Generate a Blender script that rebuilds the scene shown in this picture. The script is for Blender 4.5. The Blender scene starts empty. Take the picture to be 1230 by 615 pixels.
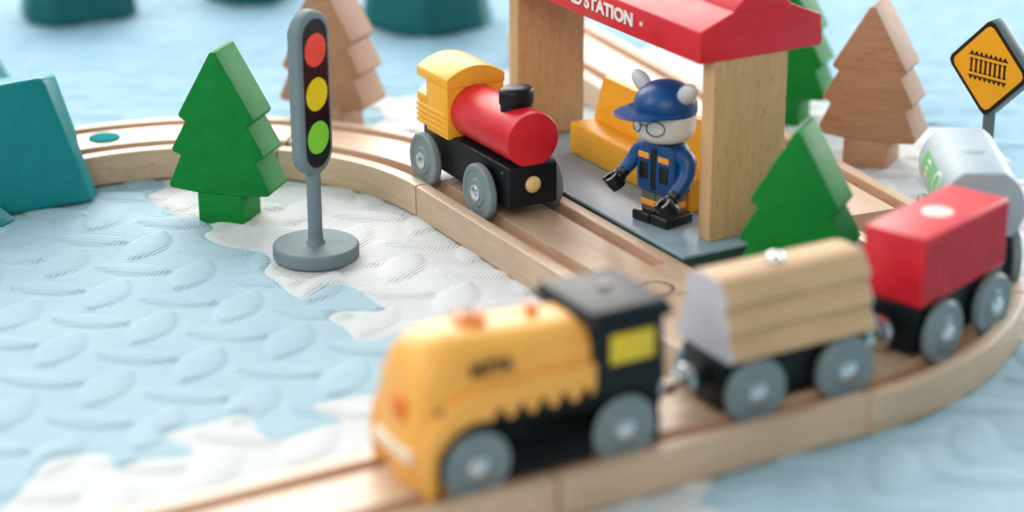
import bpy, bmesh, math, random
import numpy as np
from mathutils import Vector, Matrix
random.seed(7)
# 1 blender unit = 1 cm
SC = bpy.context.scene
COL = SC.collection
R = math.radians
GREY = None

# ------------------------------------------------------------------ materials
def srgb(r, g, b):
    f = lambda c: (c/255/12.92) if c/255 <= .04045 else ((c/255+.055)/1.055)**2.4
    return (f(r), f(g), f(b), 1)

def new_mat(name):
    m = bpy.data.materials.new(name); m.use_nodes = True
    nt = m.node_tree; b = nt.nodes['Principled BSDF']
    return m, nt, b

def N(nt, t, **kw):
    n = nt.nodes.new(t)
    for k, v in kw.items():
        if k in n.inputs: n.inputs[k].default_value = v
        else: setattr(n, k, v)
    return n

def L(nt, a, b): nt.links.new(a, b)

def mixc(nt, fac, a, b, mode='MIX'):
    m = nt.nodes.new('ShaderNodeMix'); m.data_type = 'RGBA'; m.blend_type = mode
    if isinstance(fac, (int, float)): m.inputs[0].default_value = fac
    else: L(nt, fac, m.inputs[0])
    for s, v in ((6, a), (7, b)):
        if isinstance(v, tuple): m.inputs[s].default_value = v
        else: L(nt, v, m.inputs[s])
    return m.outputs[2]

def ramp(nt, src, p0, p1, c0=(0, 0, 0, 1), c1=(1, 1, 1, 1)):
    r = nt.nodes.new('ShaderNodeValToRGB')
    r.color_ramp.elements[0].position = p0; r.color_ramp.elements[1].position = p1
    r.color_ramp.elements[0].color = c0; r.color_ramp.elements[1].color = c1
    L(nt, src, r.inputs[0]); return r.outputs[0]

def coat_paint(name, col, rough=.38, vary=.08, grain=True, spec=.3, coat=0.0, bump=.3):
    """painted wood: faint grain telegraphing through the paint"""
    m, nt, b = new_mat(name)
    tc = N(nt, 'ShaderNodeTexCoord')
    mp = N(nt, 'ShaderNodeMapping'); mp.inputs['Scale'].default_value = (1.0, 1.0, 7.0) if grain else (3, 3, 3)
    L(nt, tc.outputs['Object'], mp.inputs[0])
    n1 = N(nt, 'ShaderNodeTexNoise', Scale=2.2, Detail=5.0, Roughness=.6); L(nt, mp.outputs[0], n1.inputs['Vector'])
    n2 = N(nt, 'ShaderNodeTexNoise', Scale=1.1, Detail=3.0); L(nt, tc.outputs['Object'], n2.inputs['Vector'])
    d = tuple(c*(1-vary*3) for c in col[:3])+(1,); l = tuple(min(1, c*(1+vary*2)+.004) for c in col[:3])+(1,)
    c = mixc(nt, ramp(nt, n1.outputs[0], .3, .75), d, l)
    c = mixc(nt, .5, c, mixc(nt, ramp(nt, n2.outputs[0], .3, .7), d, l))
    sc = N(nt, 'ShaderNodeTexNoise', Scale=5.0, Detail=9.0, Roughness=.75, Distortion=1.2); L(nt, tc.outputs['Object'], sc.inputs['Vector'])
    ms_ = nt.nodes.new('ShaderNodeMath'); ms_.operation = 'MULTIPLY'; ms_.inputs[1].default_value = .22
    L(nt, ramp(nt, sc.outputs[0], .66, .74), ms_.inputs[0])
    c = mixc(nt, ms_.outputs[0], c, tuple(min(1, v*1.3+.03) for v in col[:3])+(1,))
    L(nt, c, b.inputs['Base Color'])
    b.inputs['Roughness'].default_value = rough
    r_ = nt.nodes.new('ShaderNodeMapRange'); L(nt, n2.outputs[0], r_.inputs[0])
    r_.inputs[3].default_value = rough-.08; r_.inputs[4].default_value = rough+.1
    L(nt, r_.outputs[0], b.inputs['Roughness'])
    b.inputs['Specular IOR Level'].default_value = spec
    b.inputs['Coat Weight'].default_value = coat; b.inputs['Coat Roughness'].default_value = .2
    bp = N(nt, 'ShaderNodeBump', Strength=bump, Distance=.02); L(nt, n1.outputs[0], bp.inputs['Height'])
    L(nt, bp.outputs[0], b.inputs['Normal'])
    return m

def wood(name, light, dark, fleck, rough=.5, gscale=1.0, fleck_amt=.75, axis='gco', spec=.45):
    m, nt, b = new_mat(name)
    at = N(nt, 'ShaderNodeAttribute', attribute_name='gco')
    mp = N(nt, 'ShaderNodeMapping'); mp.inputs['Scale'].default_value = (.35*gscale, 3.2*gscale, 3.2*gscale)
    L(nt, at.outputs['Vector'], mp.inputs[0])
    w = N(nt, 'ShaderNodeTexNoise', Scale=1.2, Detail=6.0, Roughness=.62, Distortion=.6); L(nt, mp.outputs[0], w.inputs['Vector'])
    c = mixc(nt, ramp(nt, w.outputs[0], .32, .72), dark, light)
    # ring bands
    mp3 = N(nt, 'ShaderNodeMapping'); mp3.inputs['Scale'].default_value = (.05, 1.3, .8); L(nt, at.outputs['Vector'], mp3.inputs[0])
    wv = N(nt, 'ShaderNodeTexWave', Scale=1.1, Distortion=3.5, Detail=3.0); wv.inputs['Detail Scale'].default_value = 1.2
    L(nt, mp3.outputs[0], wv.inputs['Vector'])
    dk = tuple(x*.86 for x in dark[:3])+(1,)
    mm = nt.nodes.new('ShaderNodeMath'); mm.operation = 'MULTIPLY'; mm.inputs[1].default_value = .35
    L(nt, ramp(nt, wv.outputs[0], .55, 1.0), mm.inputs[0])
    c = mixc(nt, mm.outputs[0], c, dk)
    # flecks: short dark dashes along the grain
    mp2 = N(nt, 'ShaderNodeMapping'); mp2.inputs['Scale'].default_value = (2.6, 15, 15); L(nt, at.outputs['Vector'], mp2.inputs[0])
    f = N(nt, 'ShaderNodeTexNoise', Scale=1.0, Detail=1.0, Roughness=.4); L(nt, mp2.outputs[0], f.inputs['Vector'])
    fr = ramp(nt, f.outputs[0], .64, .74)
    mm2 = nt.nodes.new('ShaderNodeMath'); mm2.operation = 'MULTIPLY'; mm2.inputs[1].default_value = fleck_amt
    L(nt, fr, mm2.inputs[0])
    c = mixc(nt, mm2.outputs[0], c, fleck)
    oi = N(nt, 'ShaderNodeObjectInfo'); vr = nt.nodes.new('ShaderNodeMapRange'); vr.inputs[3].default_value = .86; vr.inputs[4].default_value = 1.05
    L(nt, oi.outputs['Random'], vr.inputs[0]); hs_ = N(nt, 'ShaderNodeHueSaturation'); L(nt, vr.outputs[0], hs_.inputs['Value']); L(nt, c, hs_.inputs['Color']); c = hs_.outputs[0]
    L(nt, c, b.inputs['Base Color'])
    b.inputs['Roughness'].default_value = rough; b.inputs['Specular IOR Level'].default_value = spec
    bp = N(nt, 'ShaderNodeBump', Strength=.25, Distance=.02); L(nt, w.outputs[0], bp.inputs['Height'])
    L(nt, bp.outputs[0], b.inputs['Normal'])
    return m

def plastic(name, col, rough=.35, spec=.4, sss=0, metal=0, coat=0):
    m, nt, b = new_mat(name)
    tc = N(nt, 'ShaderNodeTexCoord')
    n = N(nt, 'ShaderNodeTexNoise', Scale=1.5, Detail=4.0); L(nt, tc.outputs['Object'], n.inputs['Vector'])
    d = tuple(c*.9 for c in col[:3])+(1,)
    L(nt, mixc(nt, ramp(nt, n.outputs[0], .3, .7), d, col), b.inputs['Base Color'])
    r_ = nt.nodes.new('ShaderNodeMapRange'); L(nt, n.outputs[0], r_.inputs[0])
    r_.inputs[3].default_value = max(.02, rough-.06); r_.inputs[4].default_value = rough+.08
    L(nt, r_.outputs[0], b.inputs['Roughness'])
    b.inputs['Specular IOR Level'].default_value = spec; b.inputs['Metallic'].default_value = metal
    b.inputs['Coat Weight'].default_value = coat
    n3 = N(nt, 'ShaderNodeTexNoise', Scale=30.0, Detail=2.0); L(nt, tc.outputs['Object'], n3.inputs['Vector'])
    bp = N(nt, 'ShaderNodeBump', Strength=.06, Distance=.01); L(nt, n3.outputs[0], bp.inputs['Height'])
    L(nt, bp.outputs[0], b.inputs['Normal'])
    return m

M = {}
M['track'] = wood('beech_track', (.64, .46, .32, 1), (.54, .365, .235, 1), (.32, .18, .11, 1), .46, fleck_amt=.5, spec=.6)
_tb = M['track'].node_tree.nodes['Principled BSDF']; _tb.inputs['Coat Weight'].default_value = .35; _tb.inputs['Coat Roughness'].default_value = .38
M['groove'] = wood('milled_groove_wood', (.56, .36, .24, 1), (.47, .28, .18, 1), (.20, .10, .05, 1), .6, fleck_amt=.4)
M['beech'] = wood('beech_pillar', (.64, .42, .22, 1), (.55, .335, .16, 1), (.26, .14, .07, 1), .5, 1.1, .5)
M['raw'] = wood('raw_tree_wood', (.47, .265, .155, 1), (.36, .19, .105, 1), (.22, .11, .06, 1), .6, 1.3, .35)
M['log'] = wood('pale_log_wood', (.64, .43, .25, 1), (.52, .32, .17, 1), (.30, .17, .09, 1), .5, .8, .25)
M['green'] = coat_paint('green_paint', (.0, .20, .028, 1), .55, spec=.2)
M['red'] = coat_paint('red_paint', (.66, .006, .02, 1), .4, spec=.55)
M['yellow'] = coat_paint('yellow_paint', (.88, .42, .035, 1), .38, .04)
M['blackp'] = coat_paint('black_paint', (.002, .005, .007, 1), .4, .05, spec=.28)
M['basegrey'] = coat_paint('grey_blue_paint', (.23, .32, .38, 1), .36, .05, spec=.6)
M['basegreen'] = coat_paint('dark_green_paint', (.025, .06, .055, 1), .45, .05)
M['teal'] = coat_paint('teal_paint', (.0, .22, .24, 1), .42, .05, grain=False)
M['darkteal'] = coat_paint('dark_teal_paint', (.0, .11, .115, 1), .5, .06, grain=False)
M['bench'] = coat_paint('bench_paint', (.88, .44, .025, 1), .42, .04)
M['wheel'] = plastic('wheel_grey_plastic', (.19, .25, .27, 1), .4)
M['chrome'] = plastic('axle_metal', (.75, .78, .80, 1), .22, metal=1.0)
M['steel'] = plastic('magnet_steel', (.62, .64, .64, 1), .18, metal=1.0)
M['tlgrey'] = plastic('signal_grey_plastic', (.17, .225, .25, 1), .6, spec=.25)
M['black'] = plastic('black_plastic', (.004, .006, .008, 1), .28)
M['tlred'] = plastic('red_disc', (.92, .07, .05, 1), .45)
M['tlyel'] = plastic('yellow_disc', (.90, .68, .01, 1), .45)
M['tlgrn'] = plastic('green_disc', (.25, .72, .05, 1), .45)
M['blue'] = plastic('blue_plastic', (.0, .06, .21, 1), .4)
M['bluecap'] = plastic('cap_blue_plastic', (.0, .06, .22, 1), .36)
M['head'] = plastic('pale_grey_plastic', (.66, .68, .67, 1), .38)
M['ear'] = plastic('ear_grey_plastic', (.56, .58, .60, 1), .32)
M['legs'] = plastic('olive_grey_plastic', (.10, .11, .09, 1), .4)
M['orange'] = plastic('orange_plastic', (.85, .33, .03, 1), .4)
M['dorange'] = plastic('deep_orange_plastic', (.80, .20, .01, 1), .35)
M['locoyel'] = plastic('loco_yellow_plastic', (.90, .44, .085, 1), .36)
M['locoblk'] = plastic('loco_dark_plastic', (.001, .007, .010, 1), .45, spec=.3)
M['winyel'] = plastic('window_yellow', (.75, .55, .03, 1), .35)
M['cream'] = plastic('cream_sticker', (.85, .72, .55, 1), .35)
M['white'] = plastic('white_print', (.80, .80, .80, 1), .5)
M['endwhite'] = coat_paint('white_end_paint', (.58, .57, .62, 1), .5, .03)
M['silver'] = coat_paint('silver_paint', (.33, .41, .46, 1), .5, .03, spec=.4)
M['logo'] = plastic('green_print', (.10, .42, .13, 1), .4)
M['signyel'] = plastic('sign_yellow', (.85, .40, .02, 1), .35)
M['signgrey'] = plastic('sign_grey_plastic', (.10, .15, .16, 1), .4)
M['dot'] = plastic('pale_print_dot', (.78, .70, .66, 1), .4)
M['redshade'] = coat_paint('red_side_shade', (.50, .03, .05, 1), .5)  # darker, duller red: shade on the wagon's sides put into the colour

# ------------------------------------------------------------------ mesh helpers
def finish(name, bm, mat, parent=None, bevel=0.0, seg=3, smooth=True, ang=40, gaxis=None, gfun=None, loc=None, rotz=0, wn=True):
    me = bpy.data.meshes.new(name)
    bmesh.ops.recalc_face_normals(bm, faces=bm.faces)
    if gaxis is not None or gfun is not None:
        pass
    bm.to_mesh(me); bm.free()
    o = bpy.data.objects.new(name, me); COL.objects.link(o)
    mats = mat if isinstance(mat, (list, tuple)) else [mat]
    for mm in mats: me.materials.append(mm)
    if bevel > 0:
        md = o.modifiers.new('bevel', 'BEVEL'); md.width = bevel; md.segments = seg
        md.limit_method = 'ANGLE'; md.angle_limit = R(30)
        bpy.context.view_layer.update()
        dg = bpy.context.evaluated_depsgraph_get()
        me2 = bpy.data.meshes.new_from_object(o.evaluated_get(dg))
        o.modifiers.clear(); o.data = me2; bpy.data.meshes.remove(me); me = me2; me.name = name
    if smooth:
        for p in me.polygons: p.use_smooth = True
        me.set_sharp_from_angle(angle=R(ang))
    n = len(me.vertices)
    co = np.empty(n*3, np.float32); me.vertices.foreach_get('co', co); co = co.reshape(-1, 3)
    if gfun is not None or gaxis is not None:
        if gfun is not None: g = gfun(co)
        else:
            order = {'x': (0, 1, 2), 'y': (1, 0, 2), 'z': (2, 0, 1)}[gaxis]
            g = co[:, order] + np.array([random.uniform(-40, 40), random.uniform(-20, 20), random.uniform(-20, 20)])
        a = me.attributes.new('gco', 'FLOAT_VECTOR', 'POINT')
        a.data.foreach_set('vector', g.astype(np.float32).ravel())
    if parent is not None: o.parent = parent
    if loc is not None: o.location = loc
    if rotz: o.rotation_euler = (0, 0, rotz)
    return o

def box(bm, x0, x1, y0, y1, z0, z1, rot=None):
    vs = [bm.verts.new((x, y, z)) for x in (x0, x1) for y in (y0, y1) for z in (z0, z1)]
    for f in ((0, 1, 3, 2), (4, 6, 7, 5), (0, 4, 5, 1), (2, 3, 7, 6), (0, 2, 6, 4), (1, 5, 7, 3)):
        bm.faces.new([vs[i] for i in f])
    if rot is not None: bmesh.ops.transform(bm, matrix=rot, verts=vs)
    return vs

def prism(bm, pts, d0, d1, plane='xz'):
    """closed outline extruded along the third axis"""
    def P(a, b, d):
        return {'xz': (a, d, b), 'yz': (d, a, b), 'xy': (a, b, d)}[plane]
    A = [bm.verts.new(P(a, b, d0)) for a, b in pts]; B = [bm.verts.new(P(a, b, d1)) for a, b in pts]
    n = len(pts)
    bm.faces.new(A); bm.faces.new(B[::-1])
    for i in range(n):
        j = (i+1) % n; bm.faces.new((A[i], B[i], B[j], A[j]))
    return A+B

def lathe(bm, prof, axis='z', c=(0, 0, 0), n=48, sx=1, sy=1):
    """prof: (radius, height) list from bottom to top"""
    rings = []
    def P(r, t, h):
        a, b = r*math.cos(t)*sx, r*math.sin(t)*sy
        v = {'z': (a, b, h), 'x': (h, a, b), 'y': (a, h, b)}[axis]
        return (v[0]+c[0], v[1]+c[1], v[2]+c[2])
    for r, h in prof:
        if r < 1e-6: rings.append([bm.verts.new(P(0, 0, h))])
        else: rings.append([bm.verts.new(P(r, 2*math.pi*i/n, h)) for i in range(n)])
    for a, b in zip(rings, rings[1:]):
        if len(a) == 1 and len(b) == 1: continue
        for i in range(n):
            j = (i+1) % n
            if len(a) == 1: bm.faces.new((a[0], b[i], b[j]))
            elif len(b) == 1: bm.faces.new((a[i], b[0], a[j]))
            else: bm.faces.new((a[i], b[i], b[j], a[j]))
    for q, rev in ((rings[0], 0), (rings[-1], 1)):
        if len(q) > 1: bm.faces.new(q if not rev else q[::-1])
    return [v for q in rings for v in q]

def rounded(r, h, z0=0, k=.1, m=5, cham=None):
    """profile of a disc with rounded rims"""
    P = [(0, z0)]
    for i in range(m+1):
        t = math.pi/2*i/m; P.append((r-k+k*math.sin(t), z0+k-k*math.cos(t)))
    for i in range(m+1):
        t = math.pi/2*i/m; P.append((r-k+k*math.cos(t), z0+h-k+k*math.sin(t)))
    P.append((0, z0+h)); return P

def sphere(bm, c, r, n=32, m=16):
    rx, ry, rz = r if isinstance(r, tuple) else (r, r, r)
    prof = [(math.sin(math.pi*i/m), -math.cos(math.pi*i/m)) for i in range(m+1)]
    prof[0] = (0, -1); prof[-1] = (0, 1)
    vs = lathe(bm, prof, 'z', (0, 0, 0), n)
    for v in vs: v.co = Vector((v.co.x*rx+c[0], v.co.y*ry+c[1], v.co.z*rz+c[2]))
    return vs

def tube(bm, pts, rads, n=16, cap=True):
    rings = []; pts = [Vector(p) for p in pts]
    if isinstance(rads, (int, float)): rads = [rads]*len(pts)
    up = Vector((0, 0, 1)); prev = None
    for i, p in enumerate(pts):
        t = (pts[min(i+1, len(pts)-1)]-pts[max(i-1, 0)]).normalized()
        a = prev if prev is not None else (up if abs(t.z) < .95 else Vector((1, 0, 0)))
        s = t.cross(a).normalized(); u = s.cross(t).normalized(); prev = u
        rings.append([bm.verts.new(p+(s*math.cos(2*math.pi*k/n)+u*math.sin(2*math.pi*k/n))*rads[i]) for k in range(n)])
    for a, b in zip(rings, rings[1:]):
        for i in range(n):
            j = (i+1) % n; bm.faces.new((a[i], b[i], b[j], a[j]))
    if cap: bm.faces.new(rings[0]); bm.faces.new(rings[-1][::-1])
    return [v for q in rings for v in q]

def thing(name, label, cat, loc=(0, 0, 0), deg=0, group=None):
    o = bpy.data.objects.new(name, None); COL.objects.link(o)
    o.location = loc; o.rotation_euler = (0, 0, R(deg)); o['label'] = label; o['category'] = cat
    if group: o['group'] = group
    return o

def tag(o, label, cat, group=None):
    o['label'] = label; o['category'] = cat
    if group: o['group'] = group
    return o

def copy_tree(o, parent=None):
    c = o.copy(); COL.objects.link(c); c.parent = parent
    for ch in [x for x in bpy.data.objects if x.parent == o]: copy_tree(ch, c)
    return c

def text_mesh(name, s, size, mat, parent, mtx, bold=.02, ext=.012, sx=1.0, space=1.0):
    cu = bpy.data.curves.new(name, 'FONT'); cu.body = s; cu.size = size; cu.extrude = ext; cu.offset = bold
    cu.space_character = space; cu.align_x = 'LEFT'
    o = bpy.data.objects.new(name, cu); COL.objects.link(o); bpy.context.view_layer.update()
    me = bpy.data.meshes.new_from_object(o.evaluated_get(bpy.context.evaluated_depsgraph_get()))
    bpy.data.objects.remove(o); bpy.data.curves.remove(cu)
    me.transform(Matrix.Scale(sx, 4, (1, 0, 0))); me.transform(mtx); me.materials.clear(); me.materials.append(mat); me.name = name
    t = bpy.data.objects.new(name, me); COL.objects.link(t); t.parent = parent
    return t

def add_text(s, size, mat, parent, origin, xdir, ydir, width=None, **kw):
    x = Vector(xdir).normalized(); y = Vector(ydir).normalized(); z = x.cross(y)
    m = Matrix(((x.x, y.x, z.x, origin[0]), (x.y, y.y, z.y, origin[1]), (x.z, y.z, z.z, origin[2]), (0, 0, 0, 1)))
    return text_mesh('lettering', s, size, mat, parent, m, **kw)

# ------------------------------------------------------------------ layout frame (tracks run along U or NN)
PHI = -60.4
U = Vector((math.cos(R(PHI)), math.sin(R(PHI)), 0)); NN = Vector((-U.y, U.x, 0))   # NN heads 29.6 degrees
V = -U
C1 = Vector((-11.4, 69.85, 0)); C2 = Vector((3.6, 67.3, 0)); G = Vector((1.2, 50.83, 0))
DG = Vector((-3.5, 74.35, 0)); ST = Vector((5.64, 66.70, 0))
TW, TH, GD, MATZ = 4.1, 1.2, .36, 0.0

# ------------------------------------------------------------------ play mat
A0 = np.array([-10.94, 68.74]); LA = np.array([1.95, -2.87]); LB = np.array([2.6, 1.75])
LI = np.linalg.inv(np.array([LA, LB]).T)
def leaf_height(x, y):
    h = np.zeros_like(x)
    for off, ang, ln, wd in (((.0, .0), 74, 1.42, .76), ((.5, .5), -9, 1.36, .60)):
        px = x-A0[0]-off[0]*LA[0]-off[1]*LB[0]-(.22 if ang < 0 else 0); py = y-A0[1]-off[0]*LA[1]-off[1]*LB[1]
        i = LI[0, 0]*px+LI[0, 1]*py; j = LI[1, 0]*px+LI[1, 1]*py
        di = i-np.round(i); dj = j-np.round(j)
        best = np.full_like(x, -9.0)
        for oi in (-1, 0, 1):
            for oj in (-1, 0, 1):
                qi, qj = di+oi, dj+oj
                qx = qi*LA[0]+qj*LB[0]; qy = qi*LA[1]+qj*LB[1]
                c, s = math.cos(R(ang)), math.sin(R(ang))
                a = (qx*c+qy*s)/ln; b = (-qx*s+qy*c)
                w = wd*np.clip(1-a*a, 0, 1)**.68
                e = np.where(np.abs(a) < 1, 1-np.abs(b)/np.maximum(w, 1e-4), -9)
                e = np.where(np.abs(a) < 1, np.clip(e, -9, 1), -9)
                best = np.maximum(best, e)
        inside = np.clip(best, 0, 1)
        pil = (1-(1-inside)**2.0)**.62*.088
        groove = -.028*np.exp(-(np.clip(best, -3, 1)/.2)**2)
        h += np.where(best > -3, pil+groove, 0)
    return h

def noise2(x, y):
    return (np.sin(x*.71+y*.33+1.3)+np.sin(x*.29-y*.83+4.1)+np.sin(x*.17+y*.21))/3

def poly_sdf(x, y, P):
    P = np.asarray(P, float); d = np.full(x.shape, 1e9); ins = np.zeros(x.shape, bool); n = len(P)
    for i in range(n):
        a = P[i]; b = P[(i+1) % n]; e = b-a; l2 = max(e@e, 1e-9)
        t = np.clip(((x-a[0])*e[0]+(y-a[1])*e[1])/l2, 0, 1)
        d = np.minimum(d, (x-a[0]-t*e[0])**2+(y-a[1]-t*e[1])**2)
        if a[1] != b[1]:
            c = ((a[1] > y) != (b[1] > y)) & (x < (b[0]-a[0])*(y-a[1])/(b[1]-a[1])+a[0]); ins ^= c
    d = np.sqrt(d); return np.where(ins, d, -d)

def smooth_path(P, k=4):
    P = [np.array(p, float) for p in P]; out = []
    for i in range(len(P)-1):
        p0 = P[max(i-1, 0)]; p1 = P[i]; p2 = P[i+1]; p3 = P[min(i+2, len(P)-1)]
        for j in range(k):
            t = j/k; out.append(.5*((2*p1)+(-p0+p2)*t+(2*p0-5*p1+4*p2-p3)*t*t+(-p0+3*p1-3*p2+p3)*t**3))
    out.append(P[-1]); return out

# outline of the blue tile where its interlocking teeth meet the white tiles (cm on the mat)
teeth = [(-17.2, 82.5), (-15.3, 81.4), (-15.6, 79.9), (-14.0, 79.2), (-13.2, 78.2), (-13.72, 77.08), (-13.50, 76.39), (-12.70, 75.37), (-12.16, 74.75), (-11.79, 74.74), (-11.58, 74.87), (-11.13, 74.26), (-10.80, 73.40), (-11.04, 72.94), (-10.87, 72.36), (-10.30, 71.74), (-9.37, 71.22), (-8.79, 71.08), (-8.38, 70.22), (-8.47, 69.45), (-8.44, 68.92), (-7.93, 68.11), (-7.53, 67.30), (-7.20, 66.83), (-6.91, 66.67), (-6.70, 66.98), (-6.34, 67.61), (-5.95, 67.93), (-5.53, 67.84), (-5.14, 67.36), (-4.74, 66.65), (-4.36, 66.03), (-4.14, 65.73), (-4.24, 65.55), (-4.50, 65.47), (-4.91, 65.58), (-5.37, 65.56), (-5.76, 65.37), (-5.97, 65.10), (-5.85, 64.73), (-5.45, 64.25), (-5.12, 63.53), (-4.91, 63.17), (-4.42, 63.10), (-3.99, 63.38), (-3.56, 63.80), (-3.24, 62.75), (-3.04, 61.13), (-3.42, 59.77), (-3.89, 59.23), (-5.07, 58.79), (-5.96, 58.25), (-5.44, 57.60), (-4.87, 57.17), (-5.48, 56.86), (-5.98, 56.45), (-6.65, 55.94), (-7.33, 56.46), (-7.62, 57.46), (-8.10, 57.62), (-9.02, 56.99), (-10.01, 56.37), (-9.56, 55.76), (-8.99, 55.15), (-9.52, 54.86), (-10.45, 54.63), (-11.06, 54.09), (-11.39, 55.03), (-11.93, 55.08), (-13.00, 54.69), (-13.28, 53.54), (-13.52, 52.25), (-13.87, 51.18)]
BLUE = smooth_path(teeth, 3)+[np.array(p) for p in [(-22, 47.5), (-46, 40), (-60, 60), (-60, 100), (-40, 95.0), (-30, 89.5)]]

def tooth(s, per=3.6, amp=.85, ph=0):
    t = 2*np.pi*s/per+ph
    return amp*(np.sin(t)+.22*np.sin(3*t+.4)+.25*np.sin(.37*t))

def tile_fields(x, y):
    n_ = x*NN.x+y*NN.y; v_ = x*V.x+y*V.y
    sb = poly_sdf(x, y, BLUE)
    # white centre tile: right edge, back edge, front edge (all in the track-aligned frame)
    nr = 56.4+tooth(v_, 3.8, .9, 1.0); vb = 81+tooth(n_, 3.9, .8, 2.2); vf = 46.4+tooth(n_, 3.6, .8, .2)
    right = n_-nr; back = np.maximum(v_-vb, np.minimum(38+tooth(v_, 3.7, .7, 0)-n_, v_-75.2-tooth(n_, 3.9, .7, 1))); front = vf-v_; nl = 27.0+tooth(v_, 3.6, .8, .7)
    fw = np.maximum(np.minimum(56-v_, 26.5+tooth(v_, 3.6, .6, .3)-n_), np.minimum(front, (30.6+tooth(v_, 3.6, .7, 0))-n_))
    W = np.minimum.reduce([-right, -back, -np.maximum(front, fw), -sb, n_-18])
    Fw = np.minimum(fw, -sb)
    Fa = np.minimum.reduce([front, n_-(30.6+tooth(v_, 3.6, .7, 0)), -right])
    Rt = np.minimum.reduce([right, -back])
    Bk = np.minimum.reduce([back, -sb, n_-20])
    Bl = np.minimum.reduce([-sb, 20-n_, v_-40])
    return {'blue': sb, 'white': W, 'fwhite': Fw, 'faqua': Fa, 'right': Rt, 'back': Bk}

def mat_material(name, col, col2):
    m, nt, b = new_mat(name)
    tc = N(nt, 'ShaderNodeTexCoord')
    def stretch(rot, sc):
        mp = N(nt, 'ShaderNodeMapping'); mp.inputs['Rotation'].default_value = (0, 0, R(rot)); mp.inputs['Scale'].default_value = sc
        L(nt, tc.outputs['Object'], mp.inputs[0]); return mp.outputs[0]
    w1 = N(nt, 'ShaderNodeTexWave', Scale=2.6, Distortion=.25, Detail=1.0); L(nt, stretch(28, (1, 1, 1)), w1.inputs['Vector'])
    w2 = N(nt, 'ShaderNodeTexWave', Scale=1.5, Distortion=.3, Detail=1.0); L(nt, stretch(-80, (1, 1, 1)), w2.inputs['Vector'])
    mul = nt.nodes.new('ShaderNodeMath'); mul.operation = 'ADD'
    m2 = nt.nodes.new('ShaderNodeMath'); m2.operation = 'MULTIPLY'; m2.inputs[1].default_value = .8
    L(nt, w2.outputs['Fac'], m2.inputs[0]); L(nt, w1.outputs['Fac'], mul.inputs[0]); L(nt, m2.outputs[0], mul.inputs[1])
    nz = N(nt, 'ShaderNodeTexNoise', Scale=.35, Detail=4.0, Roughness=.6); L(nt, tc.outputs['Object'], nz.inputs['Vector'])
    nf = N(nt, 'ShaderNodeTexNoise', Scale=14.0, Detail=3.0); L(nt, tc.outputs['Object'], nf.inputs['Vector'])
    bp = N(nt, 'ShaderNodeBump', Strength=.6, Distance=.028); L(nt, mul.outputs[0], bp.inputs['Height'])
    bp2 = N(nt, 'ShaderNodeBump', Strength=.25, Distance=.02); L(nt, nf.outputs[0], bp2.inputs['Height']); L(nt, bp.outputs[0], bp2.inputs['Normal'])
    L(nt, bp2.outputs[0], b.inputs['Normal'])
    L(nt, mixc(nt, ramp(nt, nz.outputs[0], .3, .7), col, col2), b.inputs['Base Color'])
    b.inputs['Roughness'].default_value = .7; b.inputs['Specular IOR Level'].default_value = .2
    return m
MB = mat_material('blue_foam', (.335, .485, .57, 1), (.375, .525, .60, 1))
MB2 = mat_material('far_blue_foam', (.24, .41, .53, 1), (.29, .45, .56, 1))
MW = mat_material('white_foam', (.57, .59, .605, 1), (.63, .645, .655, 1))

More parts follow.
